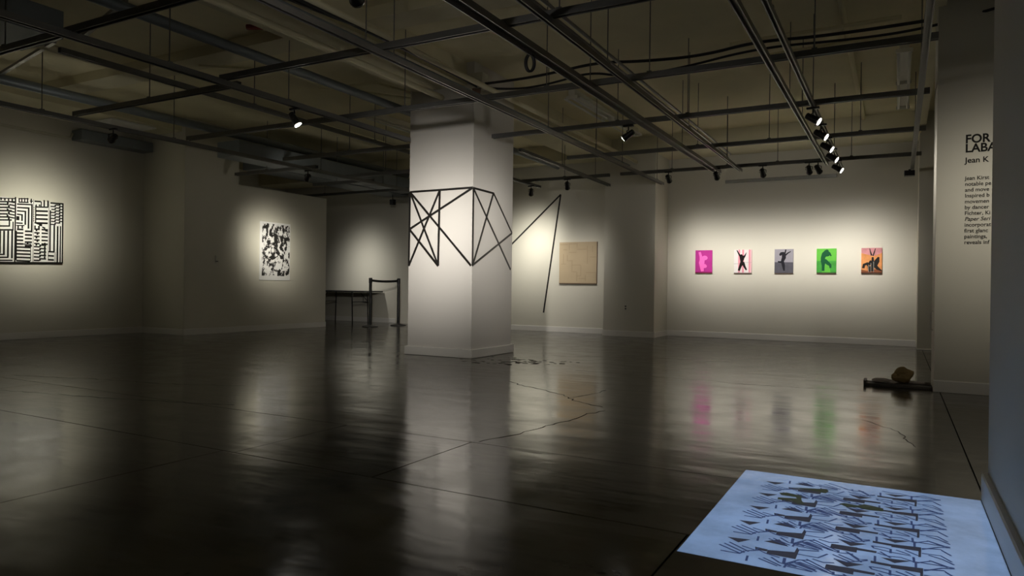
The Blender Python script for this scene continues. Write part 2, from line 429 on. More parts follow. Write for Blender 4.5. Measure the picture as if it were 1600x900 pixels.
for k, (pts, r, lab) in enumerate((
        ([(-.5, 5.0, 3.57), (-.5, 12.2, 3.57)], .028, 'ceiling coloured pipe running to the back wall right of the lamps'),
        ([(-1.6, 7.7, 3.5), (0.0, 7.66, 3.5)], .022, 'short upper cross pipe on the ceiling at the right'),
        ([(-1.3, 8.2, 3.48), (-0.4, 8.12, 3.48), (0.0, 8.1, 3.48)], .024, 'lower cross pipe on the ceiling at the right'),
        ([(-7.4, 5.6, 3.5), (-6.7, 6.2, 3.5), (-6.7, 7.0, 3.5), (-6.0, 8.0, 3.5)], .018, 'thin bent pipe on the slab left of the pillar'),
        ([(-6.9, 7.1, 3.52), (-6.0, 7.2, 3.52), (-5.9, 7.8, 3.52)], .018, 'looped thin pipe on the slab left of the pillar'))):
    bm = bmesh.new(); tube(bm, pts, r, 8); tag(obj('slab_pipe', bm, 'ceil', smooth=True), lab, 'pipe')
bm = bmesh.new(); tube(bm, [(-6.05, 5.15, 3.58), (-5.75, 5.3, 3.58)], .03, 8)
tag(obj('red_pipe_end', bm, 'red', smooth=True), 'short dark red pipe stub under the ceiling left of the pillar', 'pipe')


def wire(pts, r, lab):
    cu = bpy.data.curves.new('cable', 'CURVE'); cu.dimensions = '3D'; cu.bevel_depth = r; cu.bevel_resolution = 2
    s = cu.splines.new('NURBS'); s.points.add(len(pts) - 1)
    for p, q in zip(s.points, pts): p.co = (*q, 1)
    s.use_endpoint_u = True; s.order_u = 3; cu.materials.append(M['cable'])
    o = bpy.data.objects.new('ceiling_cable', cu); C.objects.link(o)
    return tag(o, lab, 'cable')


wire([(-4.40, 7.2, 3.30), (-3.97, 7.17, 3.28), (-3.5, 7.17, 3.29), (-2.87, 7.11, 3.32), (-2.45, 7.2, 3.29), (-1.78, 7.25, 3.27), (-1.25, 7.2, 3.32), (-.6, 7.3, 3.3), (.2, 7.3, 3.31)], .016, 'upper black cable sagging across the ceiling right of the pillar')
wire([(-4.40, 7.2, 3.26), (-4.1, 7.4, 3.24), (-3.6, 7.44, 3.26), (-3.06, 7.32, 3.3), (-2.7, 7.5, 3.24), (-2.1, 7.5, 3.25), (-1.26, 7.4, 3.32), (-.42, 7.5, 3.3), (.19, 7.49, 3.3), (.7, 7.2, 3.3), (1.3, 7.0, 3.33)], .013, 'lower black cable running from the pillar box to the right wall')
wire([(-4.55, 1.0, 3.2), (-4.45, 3.2, 3.2), (-4.42, 4.56, 3.24), (-4.34, 5.3, 3.27), (-4.3, 6.2, 3.26), (-4.44, 7.2, 3.28)], .018, 'black cable bundle running from the foreground to the pillar box')
wire([(-4.1, 1.0, 3.1), (-4.05, 3.5, 3.05), (-4.1, 5.0, 3.1), (-4.3, 6.6, 3.2), (-4.44, 7.2, 3.26)], .012, 'thinner black cable looping toward the pillar box')
wire([(-8.2, 3.2, 2.8), (-8.6, 3.3, 3.0), (-9.2, 3.6, 3.15), (-9.8, 4.0, 3.3)], .008, 'thin cable rising from the left strut')
wire([(-8.2, 3.3, 2.8), (-8.9, 3.4, 2.95), (-9.5, 3.9, 3.2), (-9.9, 4.4, 3.3)], .008, 'second thin cable beside the left strut')

# junction box on the pillar corner
e = empty('junction_box', 'pale square junction box on the upper corner of the pillar', 'electrical box', (-4.42, 7.2, 3.3))
bm = bmesh.new(); box(bm, -.085, .075, -.08, .08, -.06, .12); obj('box_body', bm, 'pipe', e, bevel=.006)
bm = bmesh.new(); tube(bm, [(-.03, -.03, -.06), (-.03, -.03, -.19)], [.055, .04], 10); obj('round_cover', bm, 'brown', e)
bm = bmesh.new(); box(bm, -.02, .07, -.09, -.075, -.08, -.07); obj('clip', bm, 'chrome', e)
# coil of cable hung right of the pillar
cu = bpy.data.curves.new('coil', 'CURVE'); cu.dimensions = '3D'; cu.bevel_depth = .009
s = cu.splines.new('NURBS'); n = 40; s.points.add(n - 1)
for i, p in enumerate(s.points):
    a = i / 13 * 2 * math.pi; p.co = (.03 * math.sin(a) + i * .0004, .02 * math.sin(a), -.07 + .07 * math.cos(a), 1)
s.use_endpoint_u = True; cu.materials.append(M['cable'])
o = bpy.data.objects.new('cable_coil', cu); C.objects.link(o); o.location = (-2.585, 4.95, 2.725)
tag(o, 'oval coil of dark cable hanging under the wide conduit run', 'cable coil')

tag(B('wall_rail', (-2.75, -0.92, 12.955, 12.998, 2.79, 2.85), 'chrome', bevel=.003), 'thin shiny rail high on the back wall above the five prints', 'rail')
# ducts and pipes at the left
for nm, dims, m, lab in (
        ('grey_duct', (-11.48, -11.2, 6.4, 7.6, 3.10, 3.26), 'duct', 'blue-grey duct along the top of the left wall'),
        ('grey_duct', (-9.45, -8.95, 7.5, 12.2, 2.86, 3.1), 'duct', 'dark rectangular duct running above the partition into the far room'),
        ('grey_duct', (-10.4, -9.8, 8.8, 12.9, 2.92, 3.15), 'duct', 'wide dark duct just above the blotch print partition'),
        ('grey_duct', (-7.3, -6.6, -2, 3.6, 3.05, 3.3), 'duct', 'dark duct at the upper left corner'),
        ('light_panel', (-11.3, -10.6, 6.5, 7.25, 3.37, 3.395), 'white', 'pale panel on the ceiling above the left wall')):
    tag(B(nm, dims, m, bevel=.006), lab, 'duct' if 'duct' in nm else 'panel')
bm = bmesh.new(); tube(bm, [(-11.42, 1.5, 3.19), (-11.42, 6.35, 3.12), (-11.42, 6.38, 3.2)], .022, 8)
tag(obj('wall_pipe', bm, 'pipe', smooth=True), 'cream pipe along the top of the left wall', 'pipe')
for i, (a, b) in enumerate((((-5.85, 3.7, 3.28), (-7.1, 4.05, 3.3)), ((-7.5, 4.0, 3.28), (-9.3, 4.35, 3.3)))):
    bm = bmesh.new(); box(bm, 0, (Vector(b) - Vector(a)).length, -.02, .02, 0, .03)
    o = obj('cross_rail', bm, 'strutl'); o.location = a; o.rotation_euler = (0, 0, math.atan2(b[1] - a[1], b[0] - a[0]))
    tag(o, ('pale slanting rail near the top left corner', 'pale slanting rail left of the foreground strut')[i], 'rail')

# fluorescent fixtures (switched off)
def fluoro(x, y0, y1, lab, n=2, dx=.14, z=3.5):
    e = empty('fluorescent_fixture', lab, 'ceiling light', (x, (y0 + y1) / 2, z), 'unlit fluorescent strip fixtures')
    L = (y1 - y0) / 2
    bm = bmesh.new(); box(bm, -dx * .36, dx * .36, -L, L, .03, ZC - z - .002); obj('fixture_body', bm, 'fix', e, bevel=.005)
    for k in range(n):
        xx = (k - (n - 1) / 2) * dx * .8
        for s0, s1 in ((-L + .03, -.02), (.02, L - .03)):
            bm = bmesh.new(); tube(bm, [(xx, s0, 0), (xx, s1, 0)], .017, 8); obj('tube', bm, 'tube', e, smooth=True)
    for yy in (-L + .015, 0, L - .015):
        bm = bmesh.new(); box(bm, -dx * .6, dx * .6, yy - .014, yy + .014, -.012, .03); obj('lamp_holder', bm, 'fix', e)


fluoro(0.03, 8.75, 11.5, 'unlit twin-tube fluorescent fixture near the right wall')
fluoro(-3.98, 8.9, 11.6, 'unlit fluorescent fixture beside the wide conduit run', 3)
fluoro(-7.3, 8.6, 11.2, 'unlit fluorescent fixture left of the pillar', 2)

# ------------------------------------------------------------------ track spotlights
def frame_to(d):
    return Vector(d).normalized().to_track_quat('-Z', 'Y')


def track_light(loc, aim, lab, on=True, power=0, k=13, color=WARM, group=None, light_aim=None, lens=None, spill=SPILL, drop=0.0, rad=.035):
    """loc: centre of the adapter under the strut; aim: point the lamp looks at"""
    e = empty('track_spotlight', lab, 'spotlight', loc, group)
    bm = bmesh.new(); box(bm, -.06, .06, -.018, .018, -.02, 0); obj('track_adapter', bm, 'lampb', e, bevel=.003)
    piv = Vector((0, 0, -.115 - drop))
    d = (Vector(aim) - (Vector(loc) + piv)).normalized()
    q = frame_to(d)
    bm = bmesh.new(); tube(bm, [(0, 0, -.02), (0, 0, -.06 - drop)], .008, 8); side = q @ Vector((1, 0, 0))
    for s in (-1, 1): tube(bm, [Vector((0, 0, -.06 - drop)), side * .048 * s + Vector((0, 0, -.075 - drop)), side * .048 * s + piv], .006, 6)
    obj('yoke', bm, 'lampb', e)
    bm = bmesh.new(); tube(bm, [piv + q @ Vector((0, 0, z)) for z in (.075, .07, -.055, -.06)], [.024, .031, .040, .042], 20)
    obj('lamp_housing', bm, 'lampb', e)
    bm = bmesh.new(); tube(bm, [piv + q @ Vector((0, 0, z)) for z in (-.056, -.069)], [.044, .044], 20); obj('rim', bm, 'chrome', e)
    bm = bmesh.new(); tube(bm, [piv + q @ Vector((0, 0, z)) for z in (-.064, -.0715)], [.036, .036], 20)
    obj('lens', bm, lens or ('lens' if on else 'lensoff'), e)
    if power:
        L = spot_light('spot_beam', power, k, color, rad, spill)
        L.parent = e; L.location = piv + d * .09
        dd = (Vector(light_aim or aim) - Vector(loc) - piv).normalized()
        L.rotation_euler = frame_to(dd).to_euler()
    return e


# row over the five prints
PRX = (-3.122, -2.431, -1.742, -1.065, -0.385)
for i, (lx, tx) in enumerate(((-3.22, -3.12), (-2.47, -2.43), (-1.79, -1.74), (-1.15, -1.07), (-1.03, -0.36))):
    track_light((lx, 11.0, ROWZ), (tx, 13.0, 1.40), ('black track spotlight aimed at the pink print', 'black track spotlight aimed at the striped print', 'black track spotlight aimed at the grey print',
                'black track spotlight aimed at the green print', 'black track spotlight aimed at the orange print')[i], True, (140, 126, 126, 126, 156)[i], 13, NEUT, 'spotlights in front of the five small prints', spill=.012)
# five lit lamps down the right-hand track, turned to the right
for i, y in enumerate((7.55, 8.35, 9.1, 9.85, 10.75)):
    track_light((-0.76, y, H), (1.25, y - .25, 1.3), 'lit spotlight on the right-hand track, ' + ('nearest of five', 'second of five from the viewer', 'middle of the five', 'fourth of five from the viewer', 'farthest of five')[i],
                True, 40, 12, NEUT, 'five lit spotlights down the right-hand track')
# others
track_light((-2.72, 7.68, ROWZ), (-4.55, 7.72, 1.5), 'lit spotlight under the wide conduit run, turned to the pillar', True, 42, 7, NEUT, lens='lensb')
track_light((-5.50, 5.30, H), (-4.6, 5.85, 1.0), 'lit spotlight on the strut left of the pillar', True, 16, 10, NEUT, lens='lensb')
track_light((-2.62, 2.95, ROWZ), (-5.0, 7.28, 1.5), 'spotlight on the nearest cross strut, lighting the pillar front', True, 1180, 32, NEUT, spill=.006, drop=.16, rad=.075)
track_light((-8.2, 5.05, H), (-11.5, 5.85, 1.72), 'spotlight on the left strut aimed at the maze painting', True, 400, 22, (1, .96, .82))
track_light((-8.3, 8.30, H), (-10.44, 9.5, 1.55), 'spotlight on the left strut aimed at the blotch print', True, 250, 22, (1, .95, .82))
track_light((-5.80, 11.25, H), (-6.55, 12.62, 1.5), 'black spotlight above the taped V on the wall', True, 175, 6, (1, .96, .87))
track_light((-5.0, 11.05, ROWZ), (-5.5, 12.62, 1.0), 'dark spotlight right of the taped V, aimed at the tan canvas', True, 78, 8, NEUT)
track_light((-11.1, 11.1, ROWZ), (-11.15, 13.12, 1.15), 'dark spotlight in the far room aimed at its back wall', True, 108, 9, (1, .97, .90))
track_light((0.9, 4.9, H), (0.75, 7.25, 1.5), 'spotlight lighting the lettered wall, hidden by the near wall', True, 82, 10, (1, .93, .80))
# added unseen lamps, washing walls beside and behind the viewer to raise the ambient
for (p, t_, pw), lb in zip((((-8.2, 1.6, H), (-11.5, 1.8, 1.5), 110), ((-8.2, -1.6, H), (-11.5, -1.6, 1.5), 110), ((-6.5, -2.0, H), (-6.5, -4, 1.5), 60)), ('added fill spotlight outside the picture, left of the maze painting', 'added fill spotlight outside the picture, farthest along the left wall', 'added fill spotlight outside the picture, behind the viewer')):
    track_light(p, t_, lb, True, pw, 10, WARM, 'added fill spotlights outside the picture')
# the small black box at the end of the right strut
e = empty('end_box', 'small black box at the end of the right-hand strut', 'control box', (0.13, 12.0, H))
bm = bmesh.new(); box(bm, -.07, .07, -.06, .06, -.10, -.02); obj('box_body', bm, 'black', e, bevel=.006)
bm = bmesh.new(); box(bm, -.015, .015, -.015, .015, -.02, 0); obj('bracket', bm, 'black', e)
e = empty('wall_speaker', 'small black box speaker high in the dark far room', 'speaker', (-10.0, 12.6, 2.75))
bm = bmesh.new(); box(bm, -.05, .05, -.05, .05, -.06, .06); obj('speaker_body', bm, 'black', e, bevel=.006)
bm = bmesh.new(); tube(bm, [(0, 0, .06), (0, 0, ZC - 2.75 - .325)], .008, 6); obj('stem', bm, 'black', e)

# ------------------------------------------------------------------ tape drawings
def tape_on(name_root, lab, segs, plane, val, nrm, w=.024, parent=None):
    e = parent or empty('tape_drawing', lab, 'tape artwork')
    for i, (a, b) in enumerate(segs):
        A = Vector((a[0], a[1])); Bb = Vector((b[0], b[1])); d = (Bb - A).normalized(); n = Vector((-d.y, d.x)) * w / 2
        off = .0015 + .0012 * i
        P = [A - n, A + n, Bb + n, Bb - n]
        if plane == 'y': Q = [(p.x, val, p.y) for p in P]
        else: Q = [(val, p.x, p.y) for p in P]
        bm = bmesh.new(); prism(bm, Q, Vector(nrm), off); obj('tape_strip', bm, 'tape', e)
    return e


xl, xm, xr, zt, zm, zb = -5.497, -5.035, -4.552, 2.078, 1.60, 1.13
td = tape_on('t', 'black tape lines zigzagging around the pillar', [
    ((xl, zt), (xm, zt)), ((xm, zt), (xr, zt + .004)), ((xl, zt), (xl - .006, zb)), ((xl, zt), (xm - .01, zb)), ((xl, zt), (xr - .01, zb)),
    ((xm, zt), (xl - .005, zb)), ((xm, zt), (xm - .012, zb)), ((xr, zt), (xl, zm)), ((xl, zm), (xm - .01, zb))], 'y', 7.28, (0, -1, 0), .026)
tape_on('t', '', [((7.284, zt), (7.772, zt - .006)), ((7.772, zt), (8.28, zm)), ((8.28, zm), (7.285, zb + .005)), ((7.284, zt), (8.25, 1.11)),
                  ((7.772, zt), (7.288, zb)), ((7.284, zt), (7.284, zb))], 'x', -4.55, (1, 0, 0), .026, parent=td)
tape_on('t', 'black tape V shape on the back wall left of the tan canvas', [((-7.35, 1.385), (-5.849, 2.711)), ((-5.849, 2.711), (-6.193, 0.372))], 'y', 12.62, (0, -1, 0), .032)

# ------------------------------------------------------------------ artworks
class Panel:
    """flat artwork: u to the right (0..1), v up (0..1), on a wall at P with right vector r and normal n"""
    def __init__(s, name, lab, P, r, n, wd, ht, th, m, edge=None, cat='painting', group=None):
        s.r = Vector(r); s.n = Vector(n); s.P = Vector(P); s.w = wd; s.h = ht; s.th = th; s.k = 0
        s.e = empty(name, lab, cat, P, group)
        bm = bmesh.new(); s._poly(bm, [(0, 0), (1, 0), (1, 1), (0, 1)], 0.001, th); obj('panel', bm, m, s.e)
        if edge:
            bm = bmesh.new(); q = .012 / wd; q2 = .012 / ht
            s._poly(bm, [(0, -q2), (1, -q2), (1, 0), (0, 0)], 0.001, th - .001); obj('lower_edge', bm, edge, s.e)

    def pt(s, u, v, off): return s.r * (u * s.w) + Vector((0, 0, v * s.h)) + s.n * off

    def _poly(s, bm, uv, off, t): prism(bm, [s.pt(u, v, off) for u, v in uv], s.n, t - off)

    def shapes(s, name, m, polys, lift=None, parent=None):
        bm = bmesh.new(); s.k += 1
        for j, uv in enumerate(polys):
            s._poly(bm, uv, s.th - .0004, s.th + .0006 * s.k + j * 2e-5)
        return obj(name, bm, m, parent or s.e)


def limb(pts, ws, asp):
    """tapered stroke polygon through pts (u,v) with half widths ws; asp = panel width/height"""
    L = []; R = []
    for i, p in enumerate(pts):
        a = pts[max(i - 1, 0)]; b = pts[min(i + 1, len(pts) - 1)]
        dx, dy = (b[0] - a[0]) * asp, (b[1] - a[1]); l = math.hypot(dx, dy) or 1
        nx, ny = -dy / l / asp, dx / l
        L.append((p[0] + nx * ws[i], p[1] + ny * ws[i])); R.append((p[0] - nx * ws[i], p[1] - ny * ws[i]))
    return L + R[::-1]


def disc(cx, cy, rx, ry, n=14, rot=0):
    return [(cx + rx * math.cos(t) * math.cos(rot) - ry * math.sin(t) * math.sin(rot), cy + rx * math.cos(t) * math.sin(rot) + ry * math.sin(t) * math.cos(rot)) for t in [2 * math.pi * k / n for k in range(n)]]


def flat(name, c, var=.15, sc=6): return mat(name, c, .6, var=var, scale=sc, spec=0.12)


# --- black and white maze painting on the left wall (x = -11.5): y runs 4.72 .. 6.285, z 1.145 .. 2.10
AY0, AY1, AZ0, AZ1 = 4.85, 6.285, 1.150, 2.095
A1 = Panel('maze_painting', 'square black and white painting of maze-like stripes on the left wall', (-11.5, AY0, AZ0), (0, 1, 0), (1, 0, 0), AY1 - AY0, AZ1 - AZ0, .028, 'white', 'brown')
blk = []


def zc(x, y):   # sketch units (0..630 across the right part, 112..770 down) -> u, v
    u = (5.40 + x / 630 * (AY1 - 5.40) - AY0) / (AY1 - AY0)
    top = 112 + 70 * x / 630; bot = 755 + 33 * x / 630
    return (u, 1 - (y - top) / (bot - top))


def R4(x0, x1, y0, y1, dy=8): blk.append([zc(x0, y0), zc(x1, y0 + dy), zc(x1, y1 + dy), zc(x0, y1)][::-1])


for x, y0, y1 in ((136, 115, 760), (148, 395, 400), ):
    R4(x, x + 14, y0, y1, 0)
# left column
for k in range(-9, 4):
    xx = k * 35
    R4(xx, xx + 14, 118 + xx * .1, 146 + xx * .1, 2)
R4(-360, 145, 112, 122, 14); R4(-360, 145, 146, 160, 10)
for k, y in enumerate((175, 205, 238, 270, 300, 330)):
    R4(-360, 70 + (k % 3) * 20, y, y + 15, 6); R4(60 + (k % 2) * 12, 78 + (k % 2) * 12, y - 12, y + 16, 6); R4(84, 135, y - 22, y - 8, 10)
R4(80, 94, 345, 400, 0); R4(-360, 94, 392, 406, 4); R4(116, 128, 360, 440, 0); R4(-360, 128, 430, 446, 4)
for k in range(-6, 4):
    x = 30 + k * 38; R4(x, x + 17, 450, 672 + 22 * max(0, k + 1) * .8, 0)
for k in range(3): R4(-360, 45 + k * 38, 672 + k * 30, 686 + k * 30, 5)
R4(-360, 620, 748, 768, 24)
# second column: concentric squares
for x in (172, 198, 226, 254): R4(x, x + 12, 124, 168, 2)
R4(172, 270, 126, 136, 2); R4(172, 270, 160, 172, 4); R4(290, 303, 132, 178, 0); R4(282, 314, 150, 160, 3)
for k in range(4):
    o_ = k * 32
    R4(158, 312 - o_, 178 + o_ * 1.05, 192 + o_ * 1.05, 8); R4(296 - o_, 312 - o_, 186 + o_ * 1.05, 470 - o_ * 1.2, 0)
R4(152, 182, 305, 345, 2); R4(152, 215, 366, 380, 4); R4(158, 232, 392, 402, 3); R4(164, 178, 398, 428, 0); R4(204, 218, 398, 428, 0)
for y in (428, 464, 500, 536, 572): R4(160, 222, y, y + 17, 3); R4(238, 308, y + 20, y + 37, 3)
R4(258, 272, 560, 590, 0); R4(160, 300, 576, 586, 6)
for y in (604, 638, 672, 706, 740): R4(156, 292, y, y + 16, 8)
R4(293, 299, 580, 755, 0)
# third column
R4(328, 392, 150, 166, 4); R4(392, 402, 160, 210, 0); R4(420, 434, 146, 212, 2); R4(458, 472, 150, 214, 2)
R4(340, 352, 190, 214, 0); R4(372, 388, 190, 206, 2); R4(338, 470, 208, 222, 4); R4(336, 348, 200, 372, 0)
for y in (246, 286, 326, 366): R4(348, 466, y, y + 18, 5)
for k in range(7): R4(322, 327, 215 + k * 22, 228 + k * 22, 0)
R4(330, 380, 366, 378, 18); R4(378, 408, 376, 404, 6); R4(330, 344, 400, 432, 0); R4(368, 384, 404, 432, 0)
for k, y in enumerate((428, 464, 500, 536, 572)): R4(330, 384, y, y + 15, 4); R4(404, 468, y + 6, y + 22, 4); R4(344 + 10 * (k % 2), 360 + 10 * (k % 2), y + 10, y + 30, 0)
R4(410, 440, 410, 426, 12); R4(440, 468, 436, 460, 6)
for k, y in enumerate((604, 638, 672, 706, 740)): R4(328, 385, y, y + 14, 4); R4(385, 452, y - 14, y, 4); R4(382, 398, y - 12, y + 14, 0); R4(430, 446, y - 30, y - 6, 0)
# fourth column
R4(490, 628, 168, 184, 12); R4(616, 630, 182, 785, 0)
for k in range(7):
    y = 205 + k * 30
    R4(492 + (k % 2) * 10, 545, y, y + 12, 3); R4(535, 549, y - 10, y + 12, 0); R4(545, 590, y - 14, y - 2, 3); R4(582, 596, y - 26, y, 0); R4(590, 622, y - 28, y - 16, 3)
R4(484, 498, 250, 660, 0); R4(526, 542, 400, 664, 0); R4(562, 578, 410, 772, 0); R4(478, 540, 656, 672, 4)
R4(594, 606, 410, 772, 0)
for y in (696, 736): R4(472, 534, y, y + 16, 5)
R4(545, 548, 670, 770, 0); R4(474, 477, 160, 740, 0); R4(318, 321, 140, 770, 0)
A1.shapes('black_stripes', 'ink', blk)

# --- blotch print on paper: partition face x=-10.44
def blot():
    m, nt, N, K, b = nodes('black_blotch_print')
    tc = N.new('ShaderNodeTexCoord'); mp = N.new('ShaderNodeMapping'); K.new(tc.outputs['Object'], mp.inputs[0]); mp.inputs['Scale'].default_value = (1, 1.25, .95)
    n1 = N.new('ShaderNodeTexNoise'); n1.inputs['Scale'].default_value = 5.2; n1.inputs['Detail'].default_value = 1.5; n1.inputs['Distortion'].default_value = 1.4; K.new(mp.outputs[0], n1.inputs[0])
    v = N.new('ShaderNodeTexVoronoi'); v.inputs['Scale'].default_value = 13; v.distance = 'MANHATTAN'; K.new(mp.outputs[0], v.inputs[0])
    n2 = N.new('ShaderNodeTexNoise'); n2.inputs['Scale'].default_value = 19; n2.inputs['Detail'].default_value = 2; n2.inputs['Distortion'].default_value = 2; K.new(mp.outputs[0], n2.inputs[0])
    a = N.new('ShaderNodeMath'); a.operation = 'MULTIPLY_ADD'; K.new(v.outputs['Distance'], a.inputs[0]); a.inputs[1].default_value = .22; K.new(n1.outputs[0], a.inputs[2])
    c = N.new('ShaderNodeMath'); c.operation = 'MULTIPLY_ADD'; K.new(n2.outputs[0], c.inputs[0]); c.inputs[1].default_value = .55; K.new(a.outputs[0], c.inputs[2])
    g_ = N.new('ShaderNodeMath'); g_.operation = 'GREATER_THAN'; K.new(c.outputs[0], g_.inputs[0]); g_.inputs[1].default_value = .945
    mx = N.new('ShaderNodeMix'); mx.data_type = 'RGBA'; K.new(g_.outputs[0], mx.inputs[0]); mx.inputs[6].default_value = (.015, .014, .013, 1); mx.inputs[7].default_value = (.80, .79, .77, 1)
    K.new(mx.outputs[2], b.inputs['Base Color']); b.inputs['Roughness'].default_value = .5
    return m


A2 = Panel('blotch_print', 'tall white sheet printed with dense black blotches on the partition', (-10.44, 9.235, .945), (0, 1, 0), (1, 0, 0), .745, 1.10, .012, 'paper', cat='print')
A2.shapes('printed_area', blot(), [[(.07, .075), (.985, .075), (.985, .965), (.07, .975)]])

# --- tan canvas
A3 = Panel('tan_canvas', 'square tan canvas with faint raised line pattern on the back wall', (-5.845, 12.62, .965), (1, 0, 0), (0, -1, 0), .785, .80, .035, 'beige', 'brown')
B_ = []
def hl(x0, x1, y): B_.append([(x0 / 570, 1 - y / 630), (x1 / 570, 1 - y / 630), (x1 / 570, 1 - (y - 6) / 630), (x0 / 570, 1 - (y - 6) / 630)])
def vl(x, y0, y1): B_.append([(x / 570, 1 - y1 / 630), ((x + 6) / 570, 1 - y1 / 630), ((x + 6) / 570, 1 - y0 / 630), (x / 570, 1 - y0 / 630)])
hl(10, 135, 40); vl(150, 20, 120); hl(150, 270, 30); vl(270, 20, 85); hl(270, 420, 115); vl(425, 60, 115); vl(428, 115, 330); vl(505, 60, 160); hl(470, 570, 235)
hl(30, 100, 340); hl(130, 210, 290); vl(195, 290, 450); hl(195, 330, 355); vl(330, 355, 520); hl(195, 270, 460); vl(270, 460, 600); hl(275, 340, 520); hl(410, 560, 470); vl(560, 470, 600); hl(60, 120, 120); vl(120, 200, 290)
hl(150, 260, 160); vl(60, 180, 330); vl(400, 500, 600); hl(300, 400, 560)
A3.shapes('raised_lines', 'beigel', B_)
bm = bmesh.new(); prism(bm, [(0.785, -.001, 0), (.785, -.034, 0), (.785, -.034, .8), (.785, -.001, .8)], (1, 0, 0), .006); obj('side_edge', bm, 'brown', A3.e)

# --- five small prints
PZ0, PZ1 = 1.178, 1.594
PW = .305; ASP = PW / (PZ1 - PZ0)


def small(i, name, lab, col, **k):
    return Panel(name, lab, (PRX[i] - PW / 2, 13.0, PZ0), (1, 0, 0), (0, -1, 0), PW, PZ1 - PZ0, .022, flat(name + '_ground', col, **k), 'brown', 'print', 'five small dance prints on the back wall')


p = small(0, 'dance_print', 'magenta print with a pale pink dancer, leftmost of five', (.47, .035, .27), var=.25, sc=4)
p.shapes('dancer_figure', flat('pale_magenta', (.95, .16, .55), .1), [limb([(.25, .92), (.33, .72), (.37, .52)], (.05, .055, .08), ASP), disc(.55, .66, .18, .10), limb([(.42, .62), (.38, .45), (.40, .22), (.43, .07)], (.10, .12, .08, .06), ASP), limb([(.40, .32), (.58, .30), (.68, .27)], (.08, .09, .04), ASP)])
p.shapes('lower_band', flat('dark_magenta', (.22, .01, .08)), [[(0, 0), (1, 0), (1, .045), (0, .045)]])
p = small(1, 'dance_print', 'pink striped print with a black leaping X-shaped dancer', (.72, .68, .66), var=.03)
p.shapes('pink_stripes', flat('pink_ink', (.70, .27, .33)), [[(x0, 0), (x1, 0), (x1, 1), (x0, 1)] for x0, x1 in ((.24, .35), (.46, .57), (.83, .94), (.975, 1.0))])
p.shapes('horizon_line', flat('grey_ink', (.3, .28, .28)), [[(0, .39), (.35, .40), (.35, .41), (0, .405)], [(.6, .45), (1, .45), (1, .46), (.6, .46)], [(0, 0), (1, 0), (1, .02), (0, .02)]])
p.shapes('dancer_figure', flat('black_ink', (.008, .005, .005)), [limb([(.16, .98), (.26, .84), (.37, .70)], (.018, .028, .04), ASP), limb([(.70, .88), (.62, .74), (.55, .66)], (.006, .03, .04), ASP), disc(.42, .76, .075, .045),
    limb([(.44, .74), (.46, .60), (.44, .50), (.47, .42)], (.10, .09, .055, .09), ASP), limb([(.46, .45), (.36, .28), (.28, .10)], (.075, .055, .045), ASP), limb([(.50, .45), (.60, .28), (.71, .13)], (.07, .045, .032), ASP)])
p = small(2, 'dance_print', 'grey print with a dark arching dancer, middle of five', (.30, .285, .32), var=.15)
p.shapes('floor_band', flat('slate_ink', (.09, .087, .105), .3, 12), [[(0, 0), (1, 0), (1, .45), (0, .46)]])
p.shapes('dancer_figure', flat('dark_slate', (.014, .013, .018)), [disc(.34, .80, .10, .065, rot=.6), limb([(.34, .82), (.46, .84), (.54, .78)], (.04, .05, .05), ASP), limb([(.54, .80), (.58, .9), (.60, .98)], (.035, .025, .028), ASP), limb([(.54, .72), (.72, .84), (.87, .90)], (.035, .025, .014), ASP),
    limb([(.50, .80), (.50, .64), (.42, .50)], (.08, .08, .06), ASP), limb([(.44, .48), (.30, .46), (.18, .48)], (.06, .035, .03), ASP), limb([(.42, .50), (.48, .32), (.52, .10)], (.06, .06, .03), ASP)])
p.shapes('lower_band', flat('black_grey', (.06, .06, .07)), [[(0, 0), (1, 0), (1, .02), (0, .02)]])
p = small(3, 'dance_print', 'bright green print with a dark green swaying dancer', (.12, .46, .055), var=.2, sc=7)
p.shapes('floor_band', flat('mid_green', (.06, .33, .05), .5, 9), [[(0, 0), (.28, 0), (.28, .5), (0, .5)], [(.72, 0), (1, 0), (1, .5), (.62, .5)]])
p.shapes('dancer_figure', flat('dark_green', (.008, .085, .03)), [disc(.52, .90, .09, .06), limb([(.50, .92), (.40, .78), (.32, .62), (.35, .46)], (.05, .10, .08, .10), ASP), limb([(.48, .88), (.58, .80), (.68, .74)], (.07, .08, .05), ASP), limb([(.64, .82), (.70, .74), (.74, .69)], (.045, .03, .02), ASP), limb([(.45, .74), (.58, .74), (.64, .72)], (.07, .06, .03), ASP),
    limb([(.34, .50), (.34, .30), (.34, .09)], (.09, .055, .05), ASP), limb([(.40, .52), (.58, .40), (.70, .32), (.71, .21)], (.08, .07, .05, .035), ASP)])
p.shapes('lower_band', flat('green_black', (.02, .06, .02)), [[(0, 0), (1, 0), (1, .03), (0, .03)]])
p = small(4, 'dance_print', 'orange and pink print with dark jagged figures, rightmost of five', (.66, .28, .10), var=.4, sc=14)
p.shapes('pink_sky', flat('rose_ink', (.55, .24, .26), .4, 18), [[(0, .80), (.3, .74), (.6, .68), (1, .8), (1, 1), (0, 1)]])
p.shapes('ground_band', flat('rust_ink', (.22, .075, .035), .5, 14), [[(0, 0), (1, 0), (1, .12), (.7, .16), (.3, .10), (0, .14)]])
